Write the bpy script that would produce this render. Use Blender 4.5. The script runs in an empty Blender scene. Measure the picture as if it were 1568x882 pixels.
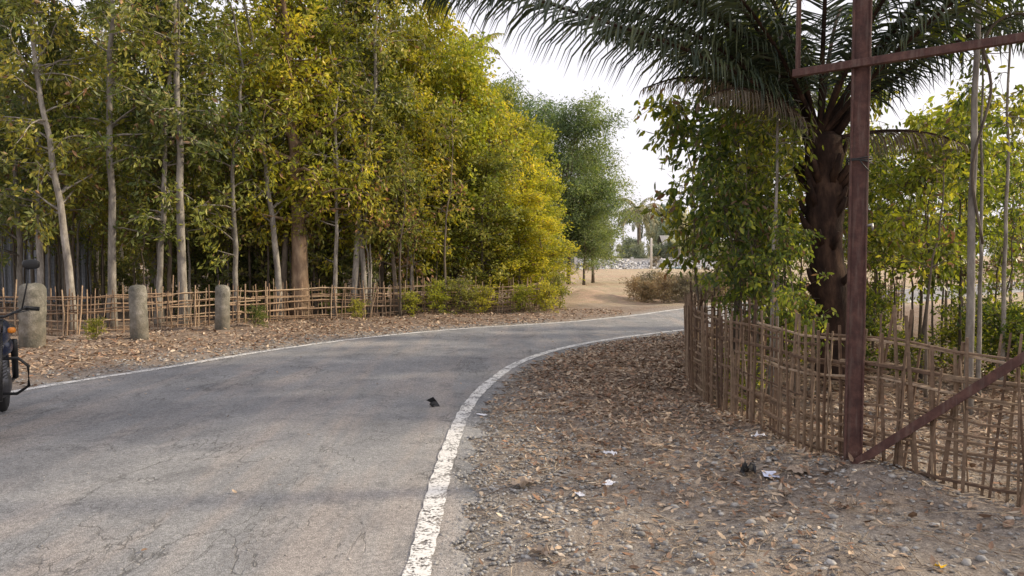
import bpy, math, numpy as np
from mathutils import Vector, Matrix
rs=np.random.RandomState
scene=bpy.context.scene
def nrm(a): return a/np.maximum(np.linalg.norm(a,axis=-1,keepdims=True),1e-9)

# ---------------------------------------------------------------- mesh builder
class MB:
    def __init__(s): s.V=[];s.F=[];s.M=[];s.n=0;s.S=[]
    def add(s,v,faces,mi=0,smooth=False):
        v=np.asarray(v,float); s.V.append(v)
        for f in faces:
            f=np.asarray(f)+s.n
            s.F.extend(f.tolist()); s.M.extend([mi]*len(f)); s.S.extend([smooth]*len(f))
        s.n+=len(v)
    def tube(s,pts,rad,sides=6,mi=0,cap=True,smooth=True):
        pts=np.asarray(pts,float);k=len(pts)
        rad=np.broadcast_to(np.asarray(rad,float),(k,))
        t=nrm(np.gradient(pts,axis=0))
        ref=np.array([0,0,1.]) if abs(t[0,2])<.8 else np.array([1.,0,0])
        u=nrm(np.cross(t,ref)); w=np.cross(t,u)
        a=np.arange(sides)*2*np.pi/sides
        v=(pts[:,None]+rad[:,None,None]*(np.cos(a)[None,:,None]*u[:,None]+np.sin(a)[None,:,None]*w[:,None])).reshape(-1,3)
        i=np.arange(k-1)[:,None]*sides; j=np.arange(sides)[None]; j2=(j+1)%sides
        q=np.stack([i+j,i+j2,i+sides+j2,i+sides+j],-1).reshape(-1,4)
        fs=[q]
        if cap: fs.append(np.array([list(range(sides))[::-1]])); fs.append(np.array([[(k-1)*sides+x for x in range(sides)]]))
        s.add(v,fs,mi,smooth)
    def box(s,c,size,rot=None,mi=0):
        v=np.array([[x,y,z] for x in(-.5,.5) for y in(-.5,.5) for z in(-.5,.5)])*np.array(size)
        if rot is not None: v=v@np.array(rot).T
        s.add(v+np.array(c),[np.array([[0,1,3,2],[4,6,7,5],[0,4,5,1],[2,3,7,6],[0,2,6,4],[1,5,7,3]])],mi)
    def leaves4(s,P,D,L,W,rng,mi=0,fold=.12):
        n=len(P); D=nrm(D); side=nrm(np.cross(D,rng.normal(size=(n,3)))); N=np.cross(side,D)
        L=np.broadcast_to(L,(n,))[:,None];W=np.broadcast_to(W,(n,))[:,None]
        v=np.stack([P,P+D*L*.45+side*W*.5+N*W*fold*2,P+D*L,P+D*L*.45-side*W*.5+N*W*fold*2],1).reshape(-1,3)
        b=np.arange(n)[:,None]*4
        s.add(v,[np.concatenate([b+[0,1,2],b+[0,2,3]])],mi)
    def leaves6(s,P,D,L,W,rng,mi=0,droop=.2,flat=None):
        n=len(P); D=nrm(D)
        side=nrm(np.cross(D,flat if flat is not None else rng.normal(size=(n,3)))); N=np.cross(side,D)
        L=np.broadcast_to(L,(n,))[:,None];W=np.broadcast_to(W,(n,))[:,None]
        dr=N*L*droop*rng.uniform(-1,1,(n,1)); cup=N*W*.22*rng.uniform(-.3,1,(n,1))
        v=np.stack([P,P+D*L*.28+side*W*.45+cup,P+D*L*.66+side*W*.42+cup+dr*.4,P+D*L+dr,
                    P+D*L*.66-side*W*.42+cup+dr*.4,P+D*L*.28-side*W*.45+cup,
                    P+D*L*.28,P+D*L*.66+dr*.4],1).reshape(-1,3)
        b=np.arange(n)[:,None]*8
        s.add(v,[np.concatenate([b+[0,6,1],b+[0,5,6],b+[2,7,3],b+[7,4,3]]),np.concatenate([b+[1,6,7,2],b+[6,5,4,7]])],mi)
    def mesh(s,name,mats):
        me=bpy.data.meshes.new(name)
        me.from_pydata(np.concatenate(s.V).tolist(),[],s.F)
        for m in mats: me.materials.append(m)
        me.polygons.foreach_set('material_index',s.M)
        me.polygons.foreach_set('use_smooth',s.S)
        me.update(); return me
    def obj(s,name,mats,parent=None):
        return mkobj(name,s.mesh(name,mats),parent)
def mkobj(name,me,parent=None,loc=(0,0,0),rot=0,sc=(1,1,1)):
    o=bpy.data.objects.new(name,me); scene.collection.objects.link(o)
    o.location=loc;o.rotation_euler=(0,0,rot);o.scale=sc
    if parent: o.parent=parent
    return o
def empty(name,loc=(0,0,0),rot=0):
    o=mkobj(name,None,None,loc,rot); o.empty_display_size=.2; return o

# ---------------------------------------------------------------- materials
class NT:
    def __init__(s,name):
        s.m=bpy.data.materials.new(name); s.m.use_nodes=True; s.t=s.m.node_tree
        s.b=s.t.nodes['Principled BSDF']; s.out=s.t.nodes['Material Output']
    def n(s,ty,**k):
        x=s.t.nodes.new(ty)
        for a,b in k.items(): setattr(x,a,b)
        return x
    def l(s,a,b): s.t.links.new(a,b)
    def noise(s,scale,detail=4,rough=.55,vec=None,dist=0):
        x=s.n('ShaderNodeTexNoise'); x.inputs['Scale'].default_value=scale;x.inputs['Detail'].default_value=detail
        x.inputs['Roughness'].default_value=rough; x.inputs['Distortion'].default_value=dist
        if vec: s.l(vec,x.inputs['Vector'])
        return x.outputs['Fac']
    def pos(s): return s.n('ShaderNodeNewGeometry').outputs['Position']
    def objc(s): return s.n('ShaderNodeTexCoord').outputs['Object']
    def ramp(s,fac,els,interp='LINEAR'):
        r=s.n('ShaderNodeValToRGB'); r.color_ramp.interpolation=interp
        e=r.color_ramp.elements
        while len(e)<len(els): e.new(.5)
        for x,(p,c) in zip(e,els):
            x.position=p; x.color=(c,c,c,1) if isinstance(c,(int,float)) else (*c,1)
        s.l(fac,r.inputs[0]); return r.outputs[0]
    def mix(s,f,a,b,mode='MIX'):
        m=s.n('ShaderNodeMix',data_type='RGBA',blend_type=mode)
        for i,v in ((0,f),(6,a),(7,b)):
            if isinstance(v,(int,float)): m.inputs[i].default_value=v if i==0 else (v,v,v,1)
            elif isinstance(v,tuple): m.inputs[i].default_value=(*v,1)
            else: s.l(v,m.inputs[i])
        return m.outputs[2]
    def math(s,op,a,b=0,clamp=False):
        m=s.n('ShaderNodeMath',operation=op,use_clamp=clamp)
        for i,v in ((0,a),(1,b)):
            if isinstance(v,(int,float)): m.inputs[i].default_value=v
            else: s.l(v,m.inputs[i])
        return m.outputs[0]
    def bump(s,h,strength=.4,dist=.01):
        b=s.n('ShaderNodeBump'); b.inputs['Strength'].default_value=strength;b.inputs['Distance'].default_value=dist
        s.l(h,b.inputs['Height']); s.l(b.outputs[0],s.b.inputs['Normal'])
    def attr(s,name): return s.n('ShaderNodeAttribute',attribute_name=name).outputs['Fac']
    def col(s,c,rough=.85,spec=.25):
        if isinstance(c,tuple): s.b.inputs['Base Color'].default_value=(*c,1)
        else: s.l(c,s.b.inputs['Base Color'])
        s.b.inputs['Roughness'].default_value=rough; s.b.inputs['Specular IOR Level'].default_value=spec
def leafmat(name,cols,trans=.4,rough=.45,clump=.6,spec=.35,tint=(1.18,1.2,.58)):
    t=NT(name); g=t.n('ShaderNodeNewGeometry'); r=g.outputs['Random Per Island']
    n=len(cols); c=t.ramp(r,[(i/max(n-1,1),x) for i,x in enumerate(cols)])
    ns=t.noise(clump,1.5,.6,g.outputs['Position'])
    c=t.mix(1.0,c,t.ramp(ns,[(.33,(.58,.66,.66)),(.65,(1.42,1.34,1.2))]),'MULTIPLY')
    oi=t.n('ShaderNodeObjectInfo').outputs['Random']
    c=t.mix(1.0,c,t.ramp(oi,[(0,(.80,.9,.95)),(1,(1.18,1.08,.95))]),'MULTIPLY')
    t.col(c,rough,spec)
    tr=t.n('ShaderNodeBsdfTranslucent'); t.l(t.mix(1.0,c,tint,'MULTIPLY'),tr.inputs[0])
    mx=t.n('ShaderNodeMixShader'); mx.inputs[0].default_value=trans
    t.l(t.b.outputs[0],mx.inputs[1]);t.l(tr.outputs[0],mx.inputs[2]);t.l(mx.outputs[0],t.out.inputs[0])
    return t.m
def simple(name,c,rough=.6,metal=0,spec=.4,var=.25,scale=12):
    t=NT(name); f=t.noise(scale,5,.6,t.objc())
    a=tuple(x*(1-var) for x in c); b=tuple(min(1,x*(1+var)) for x in c)
    t.col(t.ramp(f,[(.3,a),(.7,b)]),rough,spec); t.b.inputs['Metallic'].default_value=metal
    return t.m
def bark(name,c1,c2,c3,sx=9):
    t=NT(name); oc=t.objc(); mp=t.n('ShaderNodeMapping'); mp.inputs['Scale'].default_value=(1,1,.35); t.l(oc,mp.inputs[0])
    f=t.noise(sx,6,.65,mp.outputs[0]); c=t.ramp(f,[(.3,c1),(.5,c2),(.68,c3)])
    oi=t.n('ShaderNodeObjectInfo').outputs['Random']
    c=t.mix(1,c,t.ramp(oi,[(0,.65),(1,1.25)]),'MULTIPLY'); t.col(c,.9,.15)
    t.bump(t.noise(sx*5,4,.7,mp.outputs[0]),.6,.015); return t.m

M_leaf_dark=leafmat('leaf_dark',[(.10,.13,.052),(.15,.185,.07),(.21,.225,.085),(.31,.29,.11)])
M_leaf_mid=leafmat('leaf_mid',[(.13,.155,.045),(.205,.23,.055),(.30,.295,.065),(.44,.385,.085)])
M_leaf_yel=leafmat('leaf_yellow_green',[(.19,.22,.038),(.30,.32,.042),(.42,.41,.05),(.58,.51,.07)],.43)  # bright yellow carries the sunlit punch of the foliage in its colour
M_leaf_bam=leafmat('leaf_bamboo_haze',[(.09,.135,.065),(.13,.19,.09),(.19,.25,.115),(.27,.31,.15)])  # greens lightened to paint in some distance haze
M_leaf_dead=leafmat('leaf_dead',[(.16,.09,.055),(.27,.16,.10),(.38,.24,.14)],.2,tint=(1.1,.9,.7))
M_leaf_dry=leafmat('leaf_dry_bush',[(.20,.16,.11),(.28,.23,.16),(.25,.19,.135),(.33,.30,.18)],.2,tint=(1,1,.8))
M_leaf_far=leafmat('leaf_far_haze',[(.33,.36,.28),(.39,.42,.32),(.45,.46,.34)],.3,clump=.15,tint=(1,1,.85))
M_leaf_near=leafmat('leaf_near',[(.065,.095,.03),(.11,.15,.036),(.21,.245,.045),(.40,.38,.06)],.5,.35)
M_palm=leafmat('palm_leaflet',[(.028,.04,.028),(.045,.06,.038),(.065,.08,.045),(.10,.11,.055)],.2,.4,tint=(1,1.1,.6))
M_palm_dry=leafmat('palm_leaflet_dry',[(.12,.085,.06),(.19,.14,.10),(.24,.18,.13)],.2,tint=(1,.9,.7))
M_bark=bark('bark_pale',(.13,.115,.10),(.27,.245,.215),(.44,.41,.36))
M_bark_d=bark('bark_dark',(.07,.055,.045),(.14,.115,.09),(.22,.185,.15))
M_bark_b=bark('bark_brown',(.10,.065,.045),(.20,.14,.095),(.33,.245,.165),6)
M_palmtrunk=bark('palm_bark',(.016,.011,.009),(.045,.027,.02),(.11,.066,.044),8)

# ---------------------------------------------------------------- road layout
inner=np.array([(-.25,-6),(-.3,-3),(-.36,0),(-.42,2),(-.445,3.45),(-.48,5.48),(-.42,7.38),(-.19,8.94),(.145,10.3),(.79,11.7),(1.8,13.06),(3.6,14.8),(6.2,17.2),(9.5,20.5),(15,25.5),(22,31),(40,44)],float)
outer=np.array([(-6.9,-6),(-6.8,-3),(-6.65,0),(-6.5,3),(-6.2,5.3),(-5.42,8.0),(-4.57,9.7),(-3.84,11.3),(-2.75,13.05),(-1.1,14.75),(1.08,16.2),(1.9,16.95),(3.16,18.3),(5.05,20.7),(9.5,25.3),(16,31),(34,46)],float)
def smooth(p,n=420):
    out=[]
    k=len(p); P=np.vstack([2*p[0]-p[1],p,2*p[-1]-p[-2]])
    for u in np.linspace(0,k-1.0001,n):
        i=int(u);t=u-i;a,b,c,d=P[i:i+4]
        out.append(.5*((2*b)+(-a+c)*t+(2*a-5*b+4*c-d)*t*t+(-a+3*b-3*c+d)*t**3))
    return np.array(out)
def resamp(p,step):
    d=np.r_[0,np.cumsum(np.linalg.norm(np.diff(p,axis=0),axis=1))]
    s=np.linspace(0,d[-1],max(2,int(d[-1]/step)+1))
    return np.stack([np.interp(s,d,p[:,i]) for i in range(p.shape[1])],1)
I=smooth(inner);O=smooth(outer)
Ir=resamp(I,.1);Or=resamp(O,.1)
def poly_in(x,y,poly):
    ins=np.zeros(x.shape,bool);j=len(poly)-1
    for i in range(len(poly)):
        xi,yi=poly[i];xj,yj=poly[j]
        if yi!=yj:
            c=((yi>y)!=(yj>y))&(x<(xj-xi)*(y-yi)/(yj-yi)+xi); ins^=c
        j=i
    return ins
POLY=np.vstack([I[::3],O[::-3]])
EDGE=np.vstack([Ir[::3],Or[::3]])
def road_sd(x,y):
    x=np.asarray(x,float);y=np.asarray(y,float);sh=x.shape;x=x.ravel();y=y.ravel();d=np.full(x.shape,1e9)
    for k in range(0,len(x),20000):
        dx=x[k:k+20000,None]-EDGE[None,:,0];dy=y[k:k+20000,None]-EDGE[None,:,1]
        d[k:k+20000]=np.sqrt((dx*dx+dy*dy).min(1))
    d=np.where(poly_in(x,y,POLY),-d,d); return d.reshape(sh)
def gz_from(x,y,sd):
    m=np.clip((sd-.15)/1.2,0,1); m=m*m*(3-2*m)
    z=.035*np.sin(x*1.7+.6*y)*np.cos(y*1.3-.3*x)+.02*np.sin(x*4.1+1)*np.sin(y*3.7)+.012*np.sin(x*9+y*5)
    far=np.clip((y-22)/30,0,1)
    z=z+far*.12*np.sin(x*.35)*np.cos(y*.21)
    z=z+.09*np.exp(-((x-2.5)**2+(y-4.9)**2)/.18)+.32*np.exp(-((x-2.5)/1.0)**2-((y-24.8)/1.)**2)
    return z*m
def gz(x,y): return gz_from(x,y,road_sd(x,y))

# ---------------------------------------------------------------- ground
def axis(lo,hi,step,far,g=1.22):
    a=list(np.arange(lo,hi+1e-6,step)); s=step;v=hi;R=[]
    while v<far: s*=g;v+=s;R.append(v)
    s=step;v=lo;Lf=[]
    while v>-far: s*=g;v-=s;Lf.append(v)
    return np.array(Lf[::-1]+a+R)
ax=axis(-10,8,.09,900);ay=axis(1,22,.11,900)
X,Y=np.meshgrid(ax,ay); sdG=road_sd(X,Y); Z=gz_from(X,Y,sdG)-.002
Z=np.where(sdG<.3,Z-.01,Z)
r=rs(3); near=(Y<16)&(sdG>.35); Z=Z+near*r.normal(0,.006,Z.shape)
nx=len(ax);ny=len(ay)
idx=np.arange(nx*ny).reshape(ny,nx)
q=np.stack([idx[:-1,:-1],idx[:-1,1:],idx[1:,1:],idx[1:,:-1]],-1).reshape(-1,4)
me=bpy.data.meshes.new('ground');me.from_pydata(np.stack([X,Y,Z],-1).reshape(-1,3).tolist(),[],q.tolist())
def sattr(n,v):
    a=me.attributes.new(n,'FLOAT','POINT');a.data.foreach_set('value',v.ravel().astype(np.float32))
right=(X>np.interp(Y,I[:,1],I[:,0]))
fx=np.clip((np.hypot(X-1,Y-1)-3)/4,0,1)
litter=np.where(right,.2+.8*fx,.8)*np.clip(1-(Y-21)/2,0,1)
litter=np.where((~right)&(X<.09*Y),.9,litter)*np.clip((sdG-.05)/.9,.1,1)
sattr('litter',litter)
fieldm=np.clip((Y-21.0)/2,0,1)*np.where(X>.06*Y,1,0); sattr('field',fieldm)
me.polygons.foreach_set('use_smooth',[True]*len(q))
t=NT('ground_soil_litter'); p=t.pos()
n1=t.noise(2.2,8,.65,p);n2=t.noise(26,6,.7,p);n4=t.noise(90,3,.6,p)
soil=t.ramp(n2,[(.28,(.165,.15,.138)),(.5,(.30,.275,.25)),(.72,(.45,.42,.385))])
soil=t.mix(t.ramp(n1,[(.4,0),(.65,.6)]),soil,(.27,.22,.18))
lit=t.ramp(n2,[(.25,(.11,.072,.05)),(.48,(.24,.17,.125)),(.62,(.34,.255,.19)),(.78,(.47,.37,.29))])
fac=t.math('MULTIPLY',t.attr('litter'),t.ramp(n1,[(.25,.5),(.6,1.0)]))
c=t.mix(fac,soil,lit)
fld=t.ramp(t.noise(.35,8,.7,p),[(.3,(.38,.26,.19)),(.5,(.49,.345,.26)),(.7,(.55,.43,.33))])
fld=t.mix(t.ramp(t.noise(3,6,.7,p),[(.4,0),(.62,.65)]),fld,(.33,.29,.18))
mpf=t.n('ShaderNodeMapping');mpf.inputs['Scale'].default_value=(.12,.9,1);t.l(p,mpf.inputs[0])
fld=t.mix(t.ramp(t.noise(.25,5,.6,mpf.outputs[0]),[(.45,0),(.6,.6)]),fld,(.40,.36,.24))
c=t.mix(t.attr('field'),c,fld)
c=t.mix(1,c,t.ramp(n4,[(.25,.6),(.7,1.25)]),'MULTIPLY')
t.col(c,.95,.1)
t.bump(t.math('ADD',t.math('MULTIPLY',n2,1.0),t.math('MULTIPLY',n4,.5)),.9,.03)
me.materials.append(t.m); mkobj('ground',me)

# ---------------------------------------------------------------- road
K=14; r=rs(5)
dirv=nrm(I-O)
wobI=.22+.07*np.sin(np.arange(420)*.9)+r.uniform(-.05,.05,420); wobO=.22+.06*np.sin(np.arange(420)*.7)+r.uniform(-.05,.05,420)
A=O-dirv*wobO[:,None];B=I+dirv*wobI[:,None]
v=[];
for i in range(K+1):
    f=i/K; pnt=A*(1-f)+B*f
    z=np.full(420,.008)
    if i in(0,K): z[:]=-.006
    v.append(np.c_[pnt,z])
v[1]=np.c_[A+dirv*.06,np.full(420,.006)];v[K-1]=np.c_[B-dirv*.06,np.full(420,.006)]
v=np.stack(v,1).reshape(-1,3)
idx=np.arange(420*(K+1)).reshape(420,K+1)
q=np.stack([idx[:-1,:-1],idx[:-1,1:],idx[1:,1:],idx[1:,:-1]],-1).reshape(-1,4)
mb=MB();mb.add(v,[q],0,True)
t=NT('asphalt_worn');p=t.pos()
a1=t.noise(1.1,7,.62,p,.4);a2=t.noise(140,3,.7,p);a3=t.noise(.35,5,.6,p);a4=t.noise(38,5,.7,p)
c=t.ramp(a1,[(.3,(.18,.182,.19)),(.5,(.25,.25,.254)),(.7,(.33,.325,.32))])
mp=t.n('ShaderNodeMapping');mp.inputs['Rotation'].default_value=(0,0,math.radians(20));mp.inputs['Scale'].default_value=(1.6,.22,1);t.l(p,mp.inputs[0])
st=t.noise(1.3,6,.6,mp.outputs[0],.3)
c=t.mix(t.ramp(st,[(.46,0),(.62,.6)]),c,(.36,.315,.285))
c=t.mix(t.ramp(a3,[(.50,0),(.6,.45)]),c,(.165,.167,.175))
c=t.mix(t.ramp(t.noise(2.6,7,.7,p,.8),[(.55,0),(.62,.5)]),c,(.145,.146,.152))
c=t.mix(1,c,t.ramp(a2,[(.28,.35),(.5,1.0),(.72,1.8)]),'MULTIPLY')
c=t.mix(1,c,t.ramp(a4,[(.3,.62),(.7,1.3)]),'MULTIPLY')
wn=t.n('ShaderNodeTexNoise');wn.inputs['Scale'].default_value=2.2;wn.inputs['Detail'].default_value=9;wn.inputs['Roughness'].default_value=.72;t.l(p,wn.inputs[0])
crk=None
for rot,sc_,off,wd in ((35,(.9,.3,1),.5,.0038),(-50,(1.1,.45,1),.47,.003)):
    mp2=t.n('ShaderNodeMapping');mp2.inputs['Rotation'].default_value=(0,0,math.radians(rot));mp2.inputs['Scale'].default_value=sc_;t.l(p,mp2.inputs[0])
    cn=t.noise(1.0,9,.56,mp2.outputs[0],.2)
    band=t.ramp(t.math('ABSOLUTE',t.math('SUBTRACT',cn,off)),[(0,1),(wd,0)])
    crk=band if crk is None else t.math('MAXIMUM',crk,band)
crk=t.math('MULTIPLY',crk,t.ramp(t.noise(.7,4,.6,p),[(.46,0),(.55,.85)]))
crk=t.math('MULTIPLY',crk,t.ramp(a4,[(.35,.3),(.55,1)]))
c=t.mix(crk,c,(.07,.068,.065))
sp=t.n('ShaderNodeTexVoronoi');sp.inputs['Scale'].default_value=24;t.l(p,sp.inputs[0])
c=t.mix(t.math('MULTIPLY',t.ramp(sp.outputs['Distance'],[(.10,1),(.16,0)]),t.ramp(t.noise(2.3,3,.5,p),[(.46,0),(.6,.85)])),c,(.48,.44,.40))
pv=t.n('ShaderNodeTexVoronoi');pv.inputs['Scale'].default_value=.42;pv.inputs['Randomness'].default_value=1
va2=t.n('ShaderNodeVectorMath',operation='MULTIPLY_ADD');t.l(wn.outputs['Color'],va2.inputs[0]);va2.inputs[1].default_value=(.35,.35,.35);t.l(p,va2.inputs[2]);t.l(va2.outputs[0],pv.inputs['Vector'])
c=t.mix(t.ramp(pv.outputs['Distance'],[(.055,.7),(.085,0)]),c,(.42,.365,.31))
t.col(c,.82,.25)
t.bump(t.math('SUBTRACT',t.math('ADD',a2,t.math('MULTIPLY',a4,.8)),crk),.85,.009)
mb.obj('asphalt_road',[t.m])
t=NT('worn_white_paint');p=t.pos()
w1=t.noise(9,8,.75,p);w2=t.noise(55,4,.7,p)
t.col(t.ramp(w2,[(.25,(.46,.44,.42)),(.6,(.72,.71,.69))]),.7,.3)
tr=t.n('ShaderNodeBsdfTransparent');mx=t.n('ShaderNodeMixShader')
mm=t.math('ADD',t.math('MULTIPLY',w1,.55),t.math('MULTIPLY',w2,.45))
t.l(t.ramp(mm,[(.455,0),(.495,1)]),mx.inputs[0]);t.l(tr.outputs[0],mx.inputs[1]);t.l(t.b.outputs[0],mx.inputs[2]);t.l(mx.outputs[0],t.out.inputs[0])
M_paint=t.m
for P in (Ir,Or):
    T=nrm(np.gradient(P,axis=0));N=np.c_[-T[:,1],T[:,0]]
    r=rs(8);w=.062+r.uniform(-.007,.007,len(P));rows=[P-N*w[:,None],P+N*w[:,None]]
    v=np.stack([np.c_[x,np.full(len(P),.0135)] for x in rows],1).reshape(-1,3)
    b=np.arange(len(P)-1)[:,None]*2
    mb=MB();mb.add(v,[b+[0,1,3,2]]);mb.obj('road_edge_line',[M_paint])

# ---------------------------------------------------------------- pebbles, litter
def ico_():
    ph=(1+5**.5)/2
    v=nrm(np.array([(-1,ph,0),(1,ph,0),(-1,-ph,0),(1,-ph,0),(0,-1,ph),(0,1,ph),(0,-1,-ph),(0,1,-ph),(ph,0,-1),(ph,0,1),(-ph,0,-1),(-ph,0,1)],float))
    f=np.array([(0,11,5),(0,5,1),(0,1,7),(0,7,10),(0,10,11),(1,5,9),(5,11,4),(11,10,2),(10,7,6),(7,1,8),(3,9,4),(3,4,2),(3,2,6),(3,6,8),(3,8,9),(4,9,5),(2,4,11),(6,2,10),(8,6,7),(9,8,1)])
    return v,f
IV,IF=ico_()
def stones(mb,x,y,z,s,rng,flat=.55,mi=0,smooth=True):
    n=len(x);v=IV[None]*rng.uniform(.78,1.2,(n,12,1))
    sc=np.stack([s*rng.uniform(.8,1.4,n),s*rng.uniform(.7,1.1,n),s*flat*rng.uniform(.7,1.2,n)],1)
    v=v*sc[:,None]; a=rng.uniform(0,6.28,n);ca,sa=np.cos(a)[:,None],np.sin(a)[:,None]
    v=np.stack([v[...,0]*ca-v[...,1]*sa,v[...,0]*sa+v[...,1]*ca,v[...,2]],-1)+np.stack([x,y,z],1)[:,None]
    mb.add(v.reshape(-1,3),[(IF[None]+np.arange(n)[:,None,None]*12).reshape(-1,3)],mi,smooth)
def islandmat(name,cols,rough=.85,nscale=40):
    t=NT(name);g=t.n('ShaderNodeNewGeometry')
    c=t.ramp(g.outputs['Random Per Island'],[(i/(len(cols)-1),x) for i,x in enumerate(cols)])
    c=t.mix(1,c,t.ramp(t.noise(nscale,4,.6,g.outputs['Position']),[(.3,.65),(.7,1.3)]),'MULTIPLY')
    t.col(c,rough,.25);return t.m
M_peb=islandmat('pebble',[(.15,.147,.145),(.26,.255,.25),(.35,.34,.325),(.23,.215,.20),(.45,.435,.41)])
M_lit=islandmat('fallen_leaf',[(.13,.08,.052),(.25,.165,.11),(.37,.26,.18),(.50,.39,.28),(.28,.15,.09),(.22,.175,.135),(.58,.48,.37)],.75)
M_twig=islandmat('twig',[(.14,.10,.075),(.32,.25,.19),(.48,.40,.3)])
r=rs(11)
def sample(n,xr,yr,cond,bias=1.0):
    xs=[];ys=[];tot=0
    while tot<n:
        x=r.uniform(*xr,n);y=yr[0]+(yr[1]-yr[0])*r.uniform(0,1,n)**bias
        sd=road_sd(x,y);k=cond(x,y,sd);xs.append(x[k]);ys.append(y[k]);tot+=k.sum()
    return np.concatenate(xs)[:n],np.concatenate(ys)[:n]
def vnoise(x,y,f,seed):
    rr=rs(seed);o=0
    for k in range(5):
        a=rr.uniform(0,6.28);fr=f*rr.uniform(.6,1.9);o=o+np.sin((x*math.cos(a)+y*math.sin(a))*fr+rr.uniform(0,6.28))
    return o/5
isR=lambda x,y:(x>np.interp(y,I[:,1],I[:,0]))
mb=MB()
x,y=sample(15000,(-.4,4.6),(2.4,7.5),lambda x,y,s:(s>.08)&isR(x,y)&(r.uniform(0,1,len(x))<.55+.45*vnoise(x,y,2,1)+.25*(s<.8)),1.6)
s_=.0045+.014*r.uniform(0,1,len(x))**3.0;stones(mb,x,y,gz(x,y)+s_*.15,s_,r)
x,y=sample(6500,(-.5,6),(2.6,15),lambda x,y,s:(s>-.03)&(s<1.0)&isR(x,y),1.2)
s_=.005+.012*r.uniform(0,1,len(x))**2;stones(mb,x,y,gz(x,y)+s_*.2,s_,r)
x,y=sample(240,(.2,5),(2.6,6),lambda x,y,s:(s>.4)&isR(x,y))
s_=r.uniform(.016,.034,len(x));stones(mb,x,y,gz(x,y)+s_*.15,s_,r)
x,y=sample(2500,(-10,1),(6,17),lambda x,y,s:(s>-.1)&(s<1.2)&~isR(x,y))
s_=.008+.02*r.uniform(0,1,len(x))**2;stones(mb,x,y,gz(x,y)+s_*.2,s_,r)
x,y=sample(420,(-6,3),(2.6,14),lambda x,y,s:(s<-.05));s_=r.uniform(.003,.008,len(x));stones(mb,x,y,np.full(len(x),.011),s_,r)
mb.obj('gravel_pebbles',[M_peb])
def litter_leaves(mb,x,y,L,curl=.35,zo=.004):
    n=len(x);a=r.uniform(0,6.28,n);P=np.stack([x,y,gz(x,y)+zo+r.uniform(0,.02,n)],1)
    D=np.stack([np.cos(a),np.sin(a),r.uniform(-.15,.4,n)],1)
    up=np.stack([r.normal(0,.45,n),r.normal(0,.45,n),np.ones(n)],1)
    mb.leaves6(P,D,L,L*r.uniform(.24,.5,n),r,0,curl,flat=up)
mb=MB()
x,y=sample(32000,(-.3,6),(2.5,16),lambda x,y,s:(s>.2)&(s<6)&isR(x,y)&(r.uniform(0,1,len(x))<np.clip(.10+.15*(y-2.5)+.12*vnoise(x,y,1.2,14),0,1)*(.62+.55*vnoise(x,y,2.4,4))*np.clip(s/.9,.1,1)),.9)
litter_leaves(mb,x,y,r.uniform(.028,.062,len(x))*(1+.06*np.clip(y-3,0,7)))
x,y=sample(12000,(-13,3),(7,20),lambda x,y,s:(s>.15)&(s<4.5)&~isR(x,y)&(r.uniform(0,1,len(x))<np.clip(s/1.4,.08,1)*(.65+.5*vnoise(x,y,2,9))))
litter_leaves(mb,x,y,r.uniform(.045,.10,len(x)))
x,y=sample(2500,(2.2,10),(4,11),lambda x,y,s:(s>2)&isR(x,y));litter_leaves(mb,x,y,r.uniform(.06,.12,len(x)))
x,y=sample(70,(-6,4),(3,16),lambda x,y,s:(s<-.1));litter_leaves(mb,x,y,r.uniform(.025,.055,len(x)),zo=.012)
mb.obj('fallen_leaf_litter',[M_lit])
mb=MB()
x,y=sample(3200,(-.2,5),(2.5,12),lambda x,y,s:(s>.2)&isR(x,y))
x2,y2=sample(600,(-10,2),(8,18),lambda x,y,s:(s>.1)&(s<3)&~isR(x,y));x=np.r_[x,x2];y=np.r_[y,y2]
zz=gz(x,y)
for a,b,c_ in zip(x,y,zz):
    th=r.uniform(0,6.28);L=r.uniform(.04,.22)*(2.0 if r.rand()<.06 else 1);d=np.array([math.cos(th),math.sin(th),r.uniform(-.02,.08)])*L/2
    m=np.array([a,b,c_+.014]);mb.tube([m-d,m+r.normal(0,.008,3)+[0,0,.004],m+d],[.002,.0026,.0013],3)
mb.obj('fallen_twigs',[M_twig])

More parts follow.
